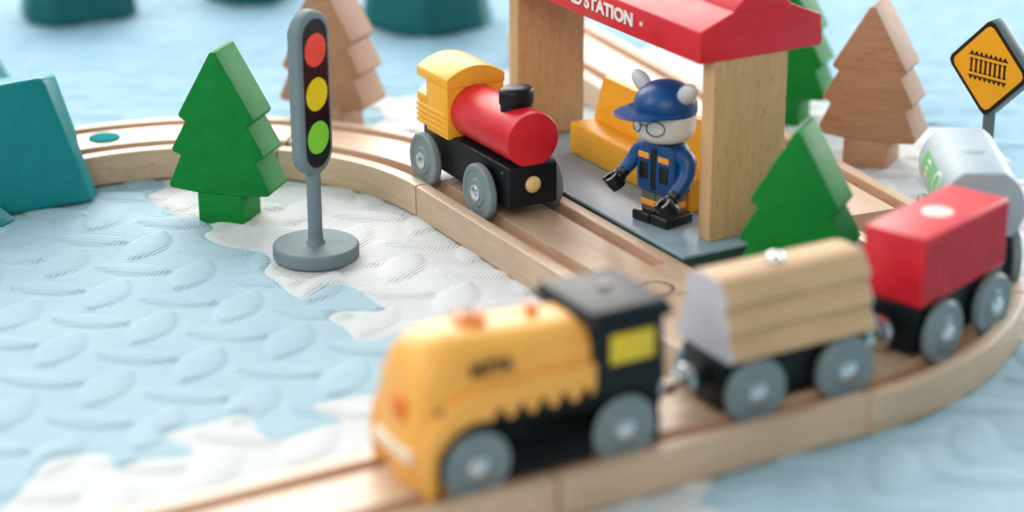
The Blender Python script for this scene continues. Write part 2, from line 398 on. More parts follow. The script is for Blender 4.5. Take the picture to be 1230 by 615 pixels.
def tile(key, bounds, step, mat, label):
    x0, x1, y0, y1 = bounds
    nx = int((x1-x0)/step)+1; ny = int((y1-y0)/step)+1
    X, Y = np.meshgrid(x0+np.arange(nx)*step, y0+np.arange(ny)*step)
    f = tile_fields(X, Y)[key]
    gy, gx = np.gradient(f, step)
    g2 = np.maximum(gx*gx+gy*gy, .3)
    ins = f > 0
    quad = ins[:-1, :-1] | ins[1:, :-1] | ins[:-1, 1:] | ins[1:, 1:]
    used = np.zeros_like(ins)
    used[:-1, :-1] |= quad; used[1:, :-1] |= quad; used[:-1, 1:] |= quad; used[1:, 1:] |= quad
    out = used & ~ins
    fx = np.where(out, X+np.clip(-f*gx/g2, -step, step)*1.0, X); fy = np.where(out, Y+np.clip(-f*gy/g2, -step, step), Y)
    e = np.clip(f, 0, 1)
    H = leaf_height(fx, fy)*np.clip(e/.25, 0, 1)
    H += -.045*np.exp(-(e/.09)**2)+.02*noise2(fx*.6, fy*.6)*np.clip(e/.5, 0, 1)
    H = H - .05
    idx = -np.ones(ins.shape, int); k = used.ravel().nonzero()[0]; idx.ravel()[k] = np.arange(len(k))
    top = np.c_[fx.ravel()[k], fy.ravel()[k], H.ravel()[k]]
    a = idx[:-1, :-1][quad]; b = idx[:-1, 1:][quad]; c = idx[1:, 1:][quad]; d = idx[1:, :-1][quad]
    F = np.c_[a, b, c, d]
    # skirt: thickness of the foam along the outline
    ed = np.r_[F[:, [0, 1]], F[:, [1, 2]], F[:, [2, 3]], F[:, [3, 0]]]
    key_ = np.sort(ed, 1); u, inv, cnt = np.unique(key_, axis=0, return_inverse=True, return_counts=True)
    be = ed[cnt[inv.ravel()] == 1]
    bv = np.unique(be); mp = -np.ones(len(top), int); mp[bv] = np.arange(len(bv))+len(top)
    low = top[bv].copy(); low[:, 2] = -1.0
    S = np.c_[be[:, 1], be[:, 0], mp[be[:, 0]], mp[be[:, 1]]]
    verts = np.r_[top, low]; faces = np.r_[F, S]
    me = bpy.data.meshes.new('play_mat_tile'); me.vertices.add(len(verts)); me.vertices.foreach_set('co', verts.astype(np.float32).ravel())
    me.loops.add(faces.size); me.loops.foreach_set('vertex_index', faces.astype(np.int32).ravel())
    me.polygons.add(len(faces)); me.polygons.foreach_set('loop_start', np.arange(0, faces.size, 4, dtype=np.int32))
    me.polygons.foreach_set('loop_total', np.full(len(faces), 4, np.int32))
    me.update(calc_edges=True); me.validate(); me.materials.append(mat)
    for p in me.polygons: p.use_smooth = True
    me.set_sharp_from_angle(angle=R(60))
    o = bpy.data.objects.new('play_mat_tile', me); COL.objects.link(o)
    return tag(o, label, 'foam mat', 'interlocking foam play mat tiles')

tile('blue', (-34, -1.5, 40, 92), .1, MB, 'light blue foam tile under the traffic light and green tree, left of the yellow engine')
tile('white', (-16, 24, 48, 98), .14, MW, 'white embossed foam tile under the station, the red engine and the middle of the layout')
tile('fwhite', (-26, 10, 38, 60), .12, MW, 'white foam tile at the bottom left in front of the yellow engine')
tile('faqua', (0, 34, 38, 80), .13, MB, 'light blue foam tile at the lower right outside the curved track')
tile('right', (10, 45, 50, 130), .25, MB2, 'light blue foam tile at the upper right behind the yellow warning sign')
tile('back', (-48, 40, 78, 150), .25, MB2, 'light blue foam tile at the back under the dark teal hills')
bm = bmesh.new(); box(bm, -400, 400, -200, 700, -2.0, -1.0)
fl = finish('floor', bm, coat_paint('pale_floor', (.55, .57, .58, 1), .5, .03, grain=False), smooth=False); fl['kind'] = 'structure'; fl['label'] = 'pale floor under the foam mat'

# ------------------------------------------------------------------ track
def track_profile():
    b = .06; g0, g1, gw = .5, 3.0, .6; zf = TH-GD
    P = [(0, .05), (0, TH-b), (b*.3, TH-b*.3), (b, TH)]
    for g in (g0, g1):
        P += [(g-.03, TH), (g, TH-.04), (g+.02, zf), (g+gw-.02, zf), (g+gw, TH-.04), (g+gw+.03, TH)]
    P += [(TW-b, TH), (TW-b*.3, TH-b*.3), (TW, TH-b), (TW, .05)]
    return P

def track(frames, s_total, label, sides=None, hole_end=None, name='wooden_track'):
    """frames: list of (s, origin, lateral) - lateral points from edge b=0 across the track"""
    bm = bmesh.new(); prof = track_profile(); rows = []; n = len(prof)
    gl = bm.verts.layers.float_vector.new('gco')
    off = Vector((random.uniform(-80, 80), random.uniform(-30, 30), random.uniform(-30, 30)))
    for fr in frames:
        s, o, lat = fr[:3]; row = []
        for (b, z) in prof:
            if len(fr) > 3 and .4 < b < 3.7: z = TH
            p = o+lat*b; v = bm.verts.new((p.x, p.y, z)); v[gl] = Vector((s, b, z))+off; row.append(v)
        rows.append(row)
    for r0, r1 in zip(rows, rows[1:]):
        for i in range(n-1):
            bm.faces.new((r0[i], r0[i+1], r1[i+1], r1[i]))
        bm.faces.new((r0[n-1], r0[0], r1[0], r1[n-1]))
    # end caps (triangulated)
    for row, rev in ((rows[0], 0), (rows[-1], 1)):
        f = bm.faces.new(row if not rev else row[::-1])
    me = bpy.data.meshes.new(name); bmesh.ops.recalc_face_normals(bm, faces=bm.faces)
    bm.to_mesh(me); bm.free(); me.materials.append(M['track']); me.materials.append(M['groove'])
    for p in me.polygons:
        p.use_smooth = True
        zs = [me.vertices[i].co.z for i in p.vertices]
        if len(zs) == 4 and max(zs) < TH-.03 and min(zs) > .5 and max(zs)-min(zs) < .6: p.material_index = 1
    me.set_sharp_from_angle(angle=R(35))
    o = bpy.data.objects.new(name, me); COL.objects.link(o)
    return tag(o, label, 'toy track', 'wooden toy track pieces')

def straight(p0, d, length, lat, label, gap=.06):
    fr = [(s, p0+d*s, lat) for s in np.linspace(gap, length-gap, max(2, int(length/1.0)))]
    return track(fr, length, label)

def arc(c, r, a0, a1, label, outward=True, gap=.06, r_edge=None):
    """track whose edge b=0 sits at radius r; lateral goes outward or inward"""
    m = max(6, int(abs(a1-a0)/1.5)); fr = []
    sg = 1 if a1 > a0 else -1; da = math.degrees(gap/r)*sg
    for a in np.linspace(a0+da, a1-da, m):
        e = Vector((math.cos(R(a)), math.sin(R(a)), 0))
        fr.append((R(abs(a-a0))*(r+2*(1 if outward else -1)), c+e*r, e if outward else -e))
    return track(fr, 0, label)

k1 = arc(C1, 9.1, 29.6, 74.6, 'curved wooden track piece behind the traffic light, joined to the red engine\'s track')
k2 = arc(C1, 9.1, 74.6, 124.6, 'curved wooden track piece behind the large green tree with a teal peg near its end')
k3 = arc(C1, 9.1, 124.6, 168, 'curved wooden track piece running through the teal hill')
e_ = Vector((math.cos(R(29.6)), math.sin(R(29.6)), 0))
D0 = C1+e_*9.1
LD = 13.5
track([(q, D0+U*q, NN) for q in np.linspace(.04, 11.05, 12)]+[(q, D0+U*q, NN, 1) for q in (11.07, 12, 13, LD-.03)], LD, 'straight wooden track piece carrying the red engine past the platform')
# connector hole rim with peg at the end of the straight piece
# junction piece reaching the front track
dist = (G+V*TW-D0-U*LD).dot(U)
bm = bmesh.new(); p0 = D0+U*LD
prof = [(0, .05), (0, TH-.06), (.06, TH-.006), (TW-.06, TH-.006), (TW, TH-.06), (TW, .05)]
ln = dist-.1
A = [bm.verts.new((*(p0+NN*b).xy, z)) for b, z in prof]; B = [bm.verts.new((*(p0+NN*b+U*ln).xy, z)) for b, z in prof]
bm.faces.new(A); bm.faces.new(B[::-1])
for i in range(6): bm.faces.new((A[i], B[i], B[(i+1) % 6], A[(i+1) % 6]))
jn = finish('wooden_track', bm, M['track'], bevel=.03, gfun=lambda co: np.c_[co[:, 0]*U.x+co[:, 1]*U.y, co[:, 0]*NN.x+co[:, 1]*NN.y, co[:, 2]]+7)
tag(jn, 'flat wooden joining piece between the yellow engine and the log wagon, without grooves', 'toy track', 'wooden toy track pieces')
# dog-bone connector of the joining piece, sitting in the round socket of the straight piece
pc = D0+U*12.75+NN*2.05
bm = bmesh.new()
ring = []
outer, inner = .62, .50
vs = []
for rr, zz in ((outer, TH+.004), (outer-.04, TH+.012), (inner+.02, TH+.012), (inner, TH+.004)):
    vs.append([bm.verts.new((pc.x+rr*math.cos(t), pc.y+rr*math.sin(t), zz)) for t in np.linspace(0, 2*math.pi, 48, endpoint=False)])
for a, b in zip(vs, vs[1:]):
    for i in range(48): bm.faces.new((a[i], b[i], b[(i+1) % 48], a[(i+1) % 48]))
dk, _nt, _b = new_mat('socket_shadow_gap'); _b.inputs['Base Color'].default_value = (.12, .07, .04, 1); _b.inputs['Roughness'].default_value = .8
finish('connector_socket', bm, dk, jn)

straight(G-NN*14, NN, 14, V, 'straight wooden track piece running off the bottom left edge under the yellow engine')
s1 = straight(G, NN, 10.33, V, 'straight wooden track piece under the log wagon at the front')
c1_ = arc(C2, 13.2, -60.4, -15.4, 'curved wooden track piece under the red box wagon', outward=False)
# next curve bends a little tighter
P0 = C2+Vector((math.cos(R(-15.4)), math.sin(R(-15.4)), 0))*13.2
hd = 80; rr = 11.4
cc = P0+Vector((math.cos(R(hd+90)), math.sin(R(hd+90)), 0))*rr
arc(cc, rr, hd-90, hd-90+40, 'curved wooden track piece under the silver tank wagon', outward=False)
a_end = hd-90+40; PE = cc+Vector((math.cos(R(a_end)), math.sin(R(a_end)), 0))*rr
PE = Vector((14.55, 72.15, 0))
hb = Vector((math.cos(R(113.5)), math.sin(R(113.5)), 0)); lb = Vector((-hb.y, hb.x, 0))
straight(PE, hb, 15.2, lb, 'straight wooden track piece in front of the plain wooden tree, behind the small green tree')
straight(PE+hb*15.2, hb, 12.3, lb, 'blurred straight wooden track piece at the back, seen under the station roof')
# teal peg in the curved piece
pg = C1+Vector((math.cos(R(113.2)), math.sin(R(113.2)), 0))*11.2
bm = bmesh.new(); lathe(bm, rounded(.6, .36, TH-.3, .03), c=(pg.x, pg.y, 0))
tag(finish('connector_peg', bm, plastic('matt_teal_plastic', (.0, .24, .25, 1), .85, spec=.05)), 'small round teal peg set in the curved track beside the teal hill', 'peg')

# ------------------------------------------------------------------ trees
def tree(name, P, deg, mat, label, scale=1.0, thick=1.72, sidemat=None, grain='x'):
    t = thing(name, label, 'toy tree', (P[0], P[1], 0), deg, 'flat wooden toy trees')
    half = [(.10, 6.38), (1.47, 3.98), (1.40, 3.86), (1.20, 3.74), (1.80, 2.66), (1.74, 2.55), (1.45, 2.44), (1.98, 1.28), (1.90, 1.16), (.90, 1.07)]
    cr = [(x*scale, z*scale) for x, z in half]+[(-x*scale, z*scale) for x, z in reversed(half)]
    bm = bmesh.new(); prism(bm, cr, 0, thick)
    ms = mat
    o = finish('crown', bm, ms, t, bevel=.07, seg=3, gaxis=grain)
    bm = bmesh.new(); box(bm, -.87*scale, .87*scale, .02, thick-.02, -.09, 1.09*scale)
    finish('trunk', bm, ms, t, bevel=.06, gaxis=grain)
    return t
tree('toy_tree', (-10.57, 73.8), -17, M['green'], 'green painted wooden tree standing on the mat left of the traffic light')
tree('toy_tree', (8.9, 64.35), -24, M['green'], 'green painted wooden tree between the platform corner and the log wagon')
tree('toy_tree', (13.68, 79.85), -25, M['raw'], 'unpainted brown wooden tree on the right behind the tank wagon', thick=2.0)
tree('toy_tree', (-7.75, 84.5), -25, M['raw'], 'unpainted wooden tree behind the traffic light, its top cut off by the picture', thick=2.0)
tree('toy_tree', (11.0, 85.6), -25, M['green'], 'green painted wooden tree mostly hidden behind the red station roof')

# ------------------------------------------------------------------ traffic light
t = thing('toy_traffic_light', 'grey toy traffic light with red, yellow and green discs on a round base', 'traffic light', (-6.81, 70.35, 0), 57)
bm = bmesh.new(); lathe(bm, rounded(1.5, .52, 0, .11), n=72); finish('base', bm, M['tlgrey'], t)
bm = bmesh.new(); lathe(bm, [(.36, .51), (.27, .62), (.25, .9), (.25, 3.4)], n=32); finish('pole', bm, M['tlgrey'], t)
def capsule(cx, z0, z1, r, n=20):
    P = []
    for i in range(n+1): a = math.pi*i/n; P.append((cx+r*math.cos(a), z1-r+r*math.sin(a)))
    for i in range(n+1): a = math.pi+math.pi*i/n; P.append((cx+r*math.cos(a), z0+r+r*math.sin(a)))
    return P
bm = bmesh.new(); prism(bm, capsule(.0, 3.05, 8.82, .86), -.27, .27); hs = finish('housing', bm, M['tlgrey'], t, bevel=.13, seg=4)
bm = bmesh.new(); prism(bm, capsule(.0, 3.33, 8.55, .66), -.285, -.2); fc = finish('face_panel', bm, M['black'], t)
for z, mm, nm in ((7.47, 'tlred', 'red_light'), (5.93, 'tlyel', 'yellow_light'), (4.40, 'tlgrn', 'green_light')):
    bm = bmesh.new(); lathe(bm, [(.575, -.25), (.575, -.292), (0, -.296)], 'y', (0, 0, z), 48); finish(nm, bm, M[mm], t)

# ------------------------------------------------------------------ sign
t = thing('toy_warning_sign', 'yellow diamond shaped railway crossing sign on a dark grey post', 'sign', (17.35, 75.2, 0), -50)
bm = bmesh.new(); lathe(bm, rounded(1.4, .5, 0, .1), n=48); finish('base', bm, M['signgrey'], t)
bm = bmesh.new(); lathe(bm, [(.22, .5), (.22, 3.9)], n=24); finish('post', bm, M['signgrey'], t)
def diamond(h, cz, cut=.18):
    P = []
    for k in range(4):
        a = math.pi/2*k
        c = (h*math.cos(a), h*math.sin(a)); nx = (-math.sin(a), math.cos(a))
        for w in (-1, 0, 1):
            q = cut*(1 if w else .62)
            P.append((c[0]-q*math.cos(a)+w*nx[0]*cut*.9*1.0, c[1]-q*math.sin(a)+w*nx[1]*cut*.9+cz))
    return P
SZ = 5.36
bm = bmesh.new(); prism(bm, diamond(1.92, SZ, .2), -.28, .28); finish('plate', bm, M['signgrey'], t, bevel=.08)
bm = bmesh.new(); prism(bm, diamond(1.86, SZ, .2), -.292, -.2); finish('black_border', bm, M['black'], t)
bm = bmesh.new(); prism(bm, diamond(1.66, SZ, .18), -.30, -.2); finish('yellow_panel', bm, M['signyel'], t)
bm = bmesh.new()
y0, y1 = -.309, -.29
for k in range(8):
    x = -.74+k*.2114
    box(bm, x-.045, x+.045, y0, y1, SZ-.2, SZ+.2)
    for s in (1, -1):
        prism(bm, [(x-.075, SZ+s*.20), (x+.075, SZ+s*.20), (x+.075, SZ+s*.26), (x-.075, SZ+s*.26)], y0, y1)
        prism(bm, [(x-.09, SZ+s*.42), (x+.09, SZ+s*.42), (x, SZ+s*.55)], y0, y1)
for s in (1, -1):
    box(bm, -.86, .86, y0+.002, y1, SZ+s*.39-.022, SZ+s*.39+.022)
finish('rail_symbol', bm, M['black'], t, smooth=False)

# ------------------------------------------------------------------ station  (local x = along the track U, y = NN)
t = thing('toy_station', 'wooden toy station with a red lettered roof on two wooden pillars over a grey platform', 'toy station', ST, PHI)
bm = bmesh.new(); box(bm, -15.0, 0, .03, 5.4, 0, 1.22); finish('platform', bm, M['basegreen'], t, bevel=.04)
bm = bmesh.new(); box(bm, -15.0, 0, .02, 5.4, 1.21, 1.33); finish('platform_top', bm, M['basegrey'], t, bevel=.03)
for s in (-.7, -13.62):
    bm = bmesh.new(); box(bm, s-.68, s, 1.53, 4.5, 1.33, 7.62)
    finish('pillar', bm, M['beech'], t, bevel=.05, gaxis='z')
RP = [(.92, 7.6), (.90, 8.68), (2.25, 9.2), (2.30, 9.32), (2.62, 9.56), (2.95, 9.95), (3.85, 9.95), (4.15, 9.56), (4.45, 9.32), (4.5, 9.2), (5.78, 8.68), (5.86, 7.7), (5.8, 7.6)]
bm = bmesh.new(); prism(bm, RP[:3]+RP[9:], -14.5, -.66, 'yz')
rf = finish('roof', bm, M['red'], t, bevel=.05, gfun=None)
bm = bmesh.new(); prism(bm, [(2.22, 9.15)]+RP[3:9]+[(4.53, 9.15)], -14.5, -.70, 'yz')
finish('ridge_cap', bm, M['red'], rf, bevel=.05)
# lettering on the eave
add_text('STATION', .62, M['white'], t, (-7.80, .885, 7.98), (1, 0, 0), (0, 0, 1), sx=1.22, bold=.022)
add_text('RAILROAD', .62, M['white'], t, (-11.62, .885, 7.98), (1, 0, 0), (0, 0, 1), sx=1.22, bold=.022)
for x in (-4.15, -12.2):
    bm = bmesh.new(); lathe(bm, [(.075, .93), (.075, .885), (0, .883)], 'y', (x, 0, 8.18), 20); finish('printed_dot', bm, M['white'], t)

# bench on the platform
b = thing('toy_bench', 'yellow wooden bench on the grey platform behind the figure', 'bench', ST+Vector((0, 0, 1.33)), PHI)
bm = bmesh.new(); box(bm, -11.4, -3.4, 2.5, 3.75, 0, 1.2); finish('seat', bm, M['bench'], b, bevel=.08)
bm = bmesh.new(); prism(bm, [(3.4, .02), (3.55, 1.18), (3.95, 2.75), (4.3, 2.75), (4.25, .02)], -11.4, -3.4, 'yz')
finish('backrest', bm, M['bench'], b, bevel=.08)

# ------------------------------------------------------------------ wheels
def wheel(parent, x, y, z, side, r=1.0, th=.34, mat='wheel'):
    """side -1: outer face towards -y"""
    bm = bmesh.new()
    prof = [(0, .0), (r*.80, 0), (r*.93, .03), (r*.99, .10), (r, .17), (r*.985, th-.05), (r*.93, th), (r*.80, th), (r*.78, th-.035), (r*.50, th-.045), (r*.47, th), (r*.44, th+.02), (0, th+.02)]
    vs = lathe(bm, [(a, h*side) for a, h in prof], 'y', (0, 0, 0), 56)
    w = finish('wheel', bm, M[mat], parent, ang=30); w.location = (x, y, z)
    bm = bmesh.new(); k = th+.015
    pr = [(.30*r, k*side), (.29*r, (k+.05)*side), (.20*r, (k+.115)*side), (.08*r, (k+.135)*side), (0, (k+.137)*side)]
    lathe(bm, pr, 'y', (0, 0, 0), 28); h = finish('hub', bm, M['chrome'], w)
    return w
def axle(parent, x, z, y0, y1):
    bm = bmesh.new(); tube(bm, [(x, y0, z), (x, y1, z)], .1, 12); finish('axle', bm, M['chrome'], parent)

# local frame of every vehicle: x forward/along, y across (near side = -y), origin on the track centre line, z = 0 mat
# ------------------------------------------------------------------ red engine
o0 = D0+NN*2.02
t = thing('toy_steam_engine', 'red steam engine with yellow cab and black funnel on the track beside the platform', 'toy train', o0, PHI)
WZ = TH-GD+1.05
bm = bmesh.new(); box(bm, -1.35, 5.02, -.97, .97, 1.62, 3.12); ch = finish('chassis', bm, M['blackp'], t, bevel=.07)
for x in (-.62, 3.5):
    wheel(t, x, -1.1, WZ, -1, 1.05); wheel(t, x, 1.2, WZ, 1, 1.05); axle(t, x, WZ, -1.1, 1.1)
BP = [(1.03*math.cos(R(a)), 4.01+.98*math.sin(R(a))) for a in range(-68, 249, 4)]
bm = bmesh.new(); prism(bm, BP, .75, 5.02, 'yz'); finish('boiler', bm, M['red'], t, bevel=.06, ang=25)
# cab: side silhouette with a window notch at the back, arched roof across
def cab_sec(x0, x1, z0, z1, w, arch, nm, mat, par, bev=.05):
    P = [(-w, z0), (w, z0), (w, z1)]
    for i in range(1, 16): a = i/16; P.append((w-2*w*a, z1+arch*math.sin(math.pi*a)**.85))
    P.append((-w, z1))
    bm = bmesh.new(); prism(bm, P, x0, x1, 'yz'); return finish(nm, bm, mat, par, bevel=bev, ang=28)
cab = cab_sec(-.72, .91, 3.05, 5.0, 1.16, .0, 'cab', M['yellow'], t, .03)
cab_sec(-1.40, .95, 4.93, 5.27, 1.19, .42, 'cab_roof', M['yellow'], cab, .05)
bm = bmesh.new()
box(bm, -1.45, -.60, -1.16, 1.16, 3.98, 4.32)
for k in range(4): box(bm, -1.45, .78, -1.20, 1.20, 3.20+k*.2, 3.20+k*.2+.15)
box(bm, -1.43, .76, -1.14, 1.14, 3.14, 4.0)
finish('cab_panelling', bm, M['yellow'], cab, bevel=.03)
bm = bmesh.new(); lathe(bm, [(.53, 4.75), (.53, 5.02), (.57, 5.06), (.58, 5.14), (.58, 5.46), (.55, 5.56), (.46, 5.63), (.2, 5.66), (0, 5.66)], c=(3.85, .0, 0), sx=.85, sy=1.12, n=40)
finish('funnel', bm, M['blackp'], t)
bm = bmesh.new(); lathe(bm, [(.30, 5.0), (.30, 5.06), (.24, 5.14), (.1, 5.18), (0, 5.185)], 'x', (0, -.02, 2.42), 32); finish('front_lamp', bm, plastic('pale_lamp_paint', (.82, .55, .24, 1), .4), t)
bm = bmesh.new(); lathe(bm, [(.05, .97), (.05, 1.0), (0, 1.01)][::1], 'y', (0, 0, 0), 12)
vs = bm.verts[:]
for v in vs: v.co.y *= -1
finish('nail', bm, M['steel'], t, loc=(4.55, .0, 2.85))

# ------------------------------------------------------------------ coupling
def coupling(t, x, s, z=1.95):
    bm = bmesh.new(); tube(bm, [(x-.35*s, 0, z), (x+.12*s, 0, z)], [.28, .2], 20); c = finish('coupling', bm, M['locoblk'], t)
    bm = bmesh.new(); lathe(bm, [(.34, 0), (.49, .05*s), (.52, .16*s), (.49, .30*s), (.36, .38*s), (0, .40*s)], 'x', (x+.08*s, 0, z), 32)
    finish('magnet', bm, M['steel'], c)

# ------------------------------------------------------------------ yellow engine (local x along NN, near side -y)
t = thing('toy_battery_engine', 'yellow and black battery engine with a black cab, blurred in the foreground', 'toy train', G+V*2.05, 29.6)
WZ = TH-GD+1.0
def arch_side(x0, x1, zb, zt, w, wheels, nm, mat, parent, bev=.05, r=1.12):
    """slab side with wheel arches cut from below: outline in x-z, extruded over the width"""
    P = [(x0, zt), (x0, zb)]
    for wx in wheels:
        h = max(0, WZ-zb)
        a0 = math.asin(min(.99, (zb-WZ)/r)) if abs(zb-WZ) < r else 0
        for i in range(15):
            a = math.pi-a0-(math.pi-2*a0)*i/14
            P.append((wx+r*math.cos(a), WZ+r*math.sin(a)))
    P += [(x1, zb), (x1, zt)]
    bm = bmesh.new(); prism(bm, P, -w, w); return finish(nm, bm, mat, parent, bevel=bev, seg=2)
W1, W2 = -2.08, 2.42
ck = arch_side(-3.2, 3.55, 1.25, 3.6, 1.44, (W1, W2), 'chassis', M['locoblk'], t, .04)
bm = bmesh.new(); box(bm, -3.3, 3.5, -1.05, 1.05, 1.27, 3.55); finish('inner_frame', bm, M['locoblk'], ck, bevel=.05)
for x in (W1, W2):
    wheel(t, x, -1.16, WZ, -1, 1.0); wheel(t, x, 1.16, WZ, 1, 1.0); axle(t, x, WZ, -1.2, 1.2)
# body shell: rounded hood section swept along x with a nose that curves down
def hood_section(w, zt, zb, n=22, p=3.0):
    P = []
    for i in range(n+1):
        a = math.pi*i/n; c, s = math.cos(a), math.sin(a)
        P.append((w*math.copysign(abs(c)**(2/p), c), zb+(zt-zb)*abs(s)**(2/p)))
    return P
def loft(bm, rows):
    R_ = [[bm.verts.new(p) for p in r] for r in rows]
    for a, b in zip(R_, R_[1:]):
        for i in range(len(a)-1): bm.faces.new((a[i], b[i], b[i+1], a[i+1]))
        bm.faces.new((a[-1], b[-1], b[0], a[0]))
    bm.faces.new(R_[0]); bm.faces.new(R_[-1][::-1])
bm = bmesh.new(); rows = []
for x, zt, w, zb in [(-3.62, 3.2, .9, 1.9), (-3.66, 3.9, 1.15, 1.9), (-3.56, 4.5, 1.27, 1.9), (-3.35, 4.9, 1.34, 2.2), (-3.0, 5.15, 1.33, 2.6), (-2.5, 5.27, 1.33, 3.0), (-1.9, 5.28, 1.33, 3.2), (-.6, 5.17, 1.33, 3.3), (.6, 5.1, 1.33, 3.3), (1.45, 5.05, 1.33, 3.3)]:
    rows.append([(x, y, z) for y, z in hood_section(w, zt, zb, 26, 3.2)])
loft(bm, rows); body = finish('body', bm, M['locoyel'], t, ang=50)
# lower swoosh: side skirts (near and far) with zigzag lower edge and arch over the front wheel
zz = [(-1.70, 3.08)]
x = -1.72
for k in range(5):
    zz += [(x+.06, 3.16), (x+.20, 3.42), (x+.34, 3.44), (x+.48, 3.12), (x+.60, 3.06)]; x += .64
zz = [(px, pz) for px, pz in zz if px < 1.38]+[(1.42, 3.4), (1.42, 4.02)]
sk = [(-3.62, 1.22), (-3.70, 2.2), (-3.58, 2.9), (-3.28, 3.4), (-2.85, 3.72), (-2.3, 3.93), (-1.6, 4.02), (-.6, 4.04)]
arch = []
for i in range(13):
    a = math.pi*(.98-.56*i/12); arch.append((W1+1.34*math.cos(a), WZ+1.34*math.sin(a)))
outline = sk+zz[::-1]+arch[::-1]+[(W1-1.34, 1.22)]
for sgn in (-1, 1):
    bm = bmesh.new(); prism(bm, outline, sgn*1.30, sgn*1.60); finish('side_skirt', bm, M['locoyel'], t, bevel=.04, seg=3)
# nose front block
bm = bmesh.new(); rows = []
for z, xf, w in [(1.22, -3.60, 1.36), (1.7, -3.80, 1.40), (2.3, -3.82, 1.40), (2.9, -3.74, 1.38), (3.5, -3.68, 1.30), (3.9, -3.6, 1.2)]:
    r_ = []
    for i in range(17):
        a = i/16*2-1; r_.append((xf+.42*abs(a)**3, w*a, z))
    r_ += [(-2.7, w, z), (-2.7, -w, z)]
    rows.append(r_)
loft(bm, rows); ns = finish('nose', bm, M['locoyel'], t, ang=50)
bm = bmesh.new(); box(bm, -3.88, -3.6, -1.0, 1.0, 2.05, 2.45); finish('bumper_stripe', bm, M['cream'], t, bevel=.09, seg=3)
bm = bmesh.new(); box(bm, -3.80, -3.5, -.55, .15, 3.1, 3.75); finish('nose_badge', bm, M['dorange'], t, bevel=.08)
# buttons
bm = bmesh.new(); lathe(bm, [(.46, 5.1), (.46, 5.36), (.40, 5.42), (.2, 5.44), (0, 5.44)], c=(-1.45, .1, 0), n=32); finish('button', bm, M['dorange'], t)
bm = bmesh.new(); lathe(bm, [(.16, 5.35), (.16, 5.47), (.10, 5.52), (0, 5.53)], c=(-1.45, .1, 0), n=24); finish('button', bm, M['legs'], t)
bm = bmesh.new(); lathe(bm, [(.20, 5.0), (.20, 5.28), (.15, 5.34), (0, 5.35)], c=(.42, .1, 0), n=24); finish('button', bm, M['dorange'], t)
add_text('M77A', .56, M['black'], t, (-2.2, -1.338, 4.30), (1, 0, 0), (0, 0, 1), sx=.92, bold=.02)
# cab
bm = bmesh.new(); box(bm, 1.42, 3.68, -1.52, 1.52, 2.98, 5.0)
for v in bm.verts:
    if v.co.z > 4: v.co.y *= .93; v.co.x += (-.04 if v.co.x > 2 else .02)
cb = finish('cab', bm, M['locoblk'], t, bevel=.10, seg=3)
bm = bmesh.new(); box(bm, 1.30, 3.92, -1.62, 1.62, 4.92, 5.34)
for v in bm.verts:
    if v.co.z > 5: v.co.y *= .86; v.co.x += (-.12 if v.co.x > 2 else .12)
finish('cab_roof', bm, M['locoblk'], cb, bevel=.12, seg=4)
bm = bmesh.new(); lathe(bm, [(.20, 5.3), (.18, 5.42), (0, 5.44)], c=(2.75, .2, 0), n=20); finish('roof_cap', bm, M['black'], cb)
for sgn in (-1, 1):
    bm = bmesh.new(); box(bm, 1.92, 3.30, sgn*1.40, sgn*1.50, 3.82, 4.66)
    for v in bm.verts: v.co.y += sgn*.002
    w_ = finish('window', bm, M['winyel'], cb, bevel=.05)
    w_.location.y = sgn*.015
coupling(t, 3.95, 1, 2.15)

# ------------------------------------------------------------------ wagons
def bogie(t, L_, wb, z0=1.35, z1=2.82, w=.95):
    bm = bmesh.new(); box(bm, -L_/2, L_/2, -w, w, z0, z1); finish('chassis', bm, M['blackp'], t, bevel=.06)
    for x in (-wb/2, wb/2):
        wheel(t, x, -1.04, WZ, -1, 1.0); wheel(t, x, 1.04, WZ, 1, 1.0); axle(t, x, WZ, -1.1, 1.1)
    coupling(t, -L_/2-.28, -1, 2.05); coupling(t, L_/2+.28, 1, 2.0)
# log wagon
LW = G+NN*8.42+V*2.05
t = thing('toy_log_wagon', 'wagon with a load of pale grooved logs between the yellow engine and the red wagon', 'toy wagon', LW, 29.3, 'wagons coupled behind the yellow engine')
bogie(t, 5.1, 3.1)
prof = []
def side(sg):
    P = []
    b0, b1, z0, z1 = 1.24, .66, 2.84, 5.04
    for k in range(3):
        za = z0+(z1-z0)*k/3; zb = z0+(z1-z0)*(k+1)/3
        for q, ex in ((0, .0), (.09, .15), (.20, .20), (.34, .19), (.6, .12), (.85, .03), (.97, .0)):
            z = za+(zb-za)*q; base = b0+(b1-b0)*(z-z0)/(z1-z0)
            P.append((sg*(base+ex), z))
    return P
lp = side(1)+[(0.3, 5.10), (-.3, 5.10)]+side(-1)[::-1]
bm = bmesh.new(); prism(bm, lp, -2.42, 2.46, 'yz'); ld = finish('log_load', bm, M['log'], t, ang=50, gaxis='x')
bm = bmesh.new(); prism(bm, [(a*.995, z if z < 5 else z-.01) for a, z in lp], -2.47, -2.415, 'yz'); finish('log_end', bm, M['endwhite'], ld)
bm = bmesh.new(); prism(bm, [(a*.995, z if z < 5 else z-.01) for a, z in lp], 2.455, 2.50, 'yz'); finish('log_end', bm, M['endwhite'], ld)
bm = bmesh.new(); lathe(bm, [(.27, 5.05), (.27, 5.16), (.2, 5.28), (.08, 5.33), (0, 5.335)], c=(-.15, 0, 0), n=28); finish('screw', bm, M['chrome'], t)
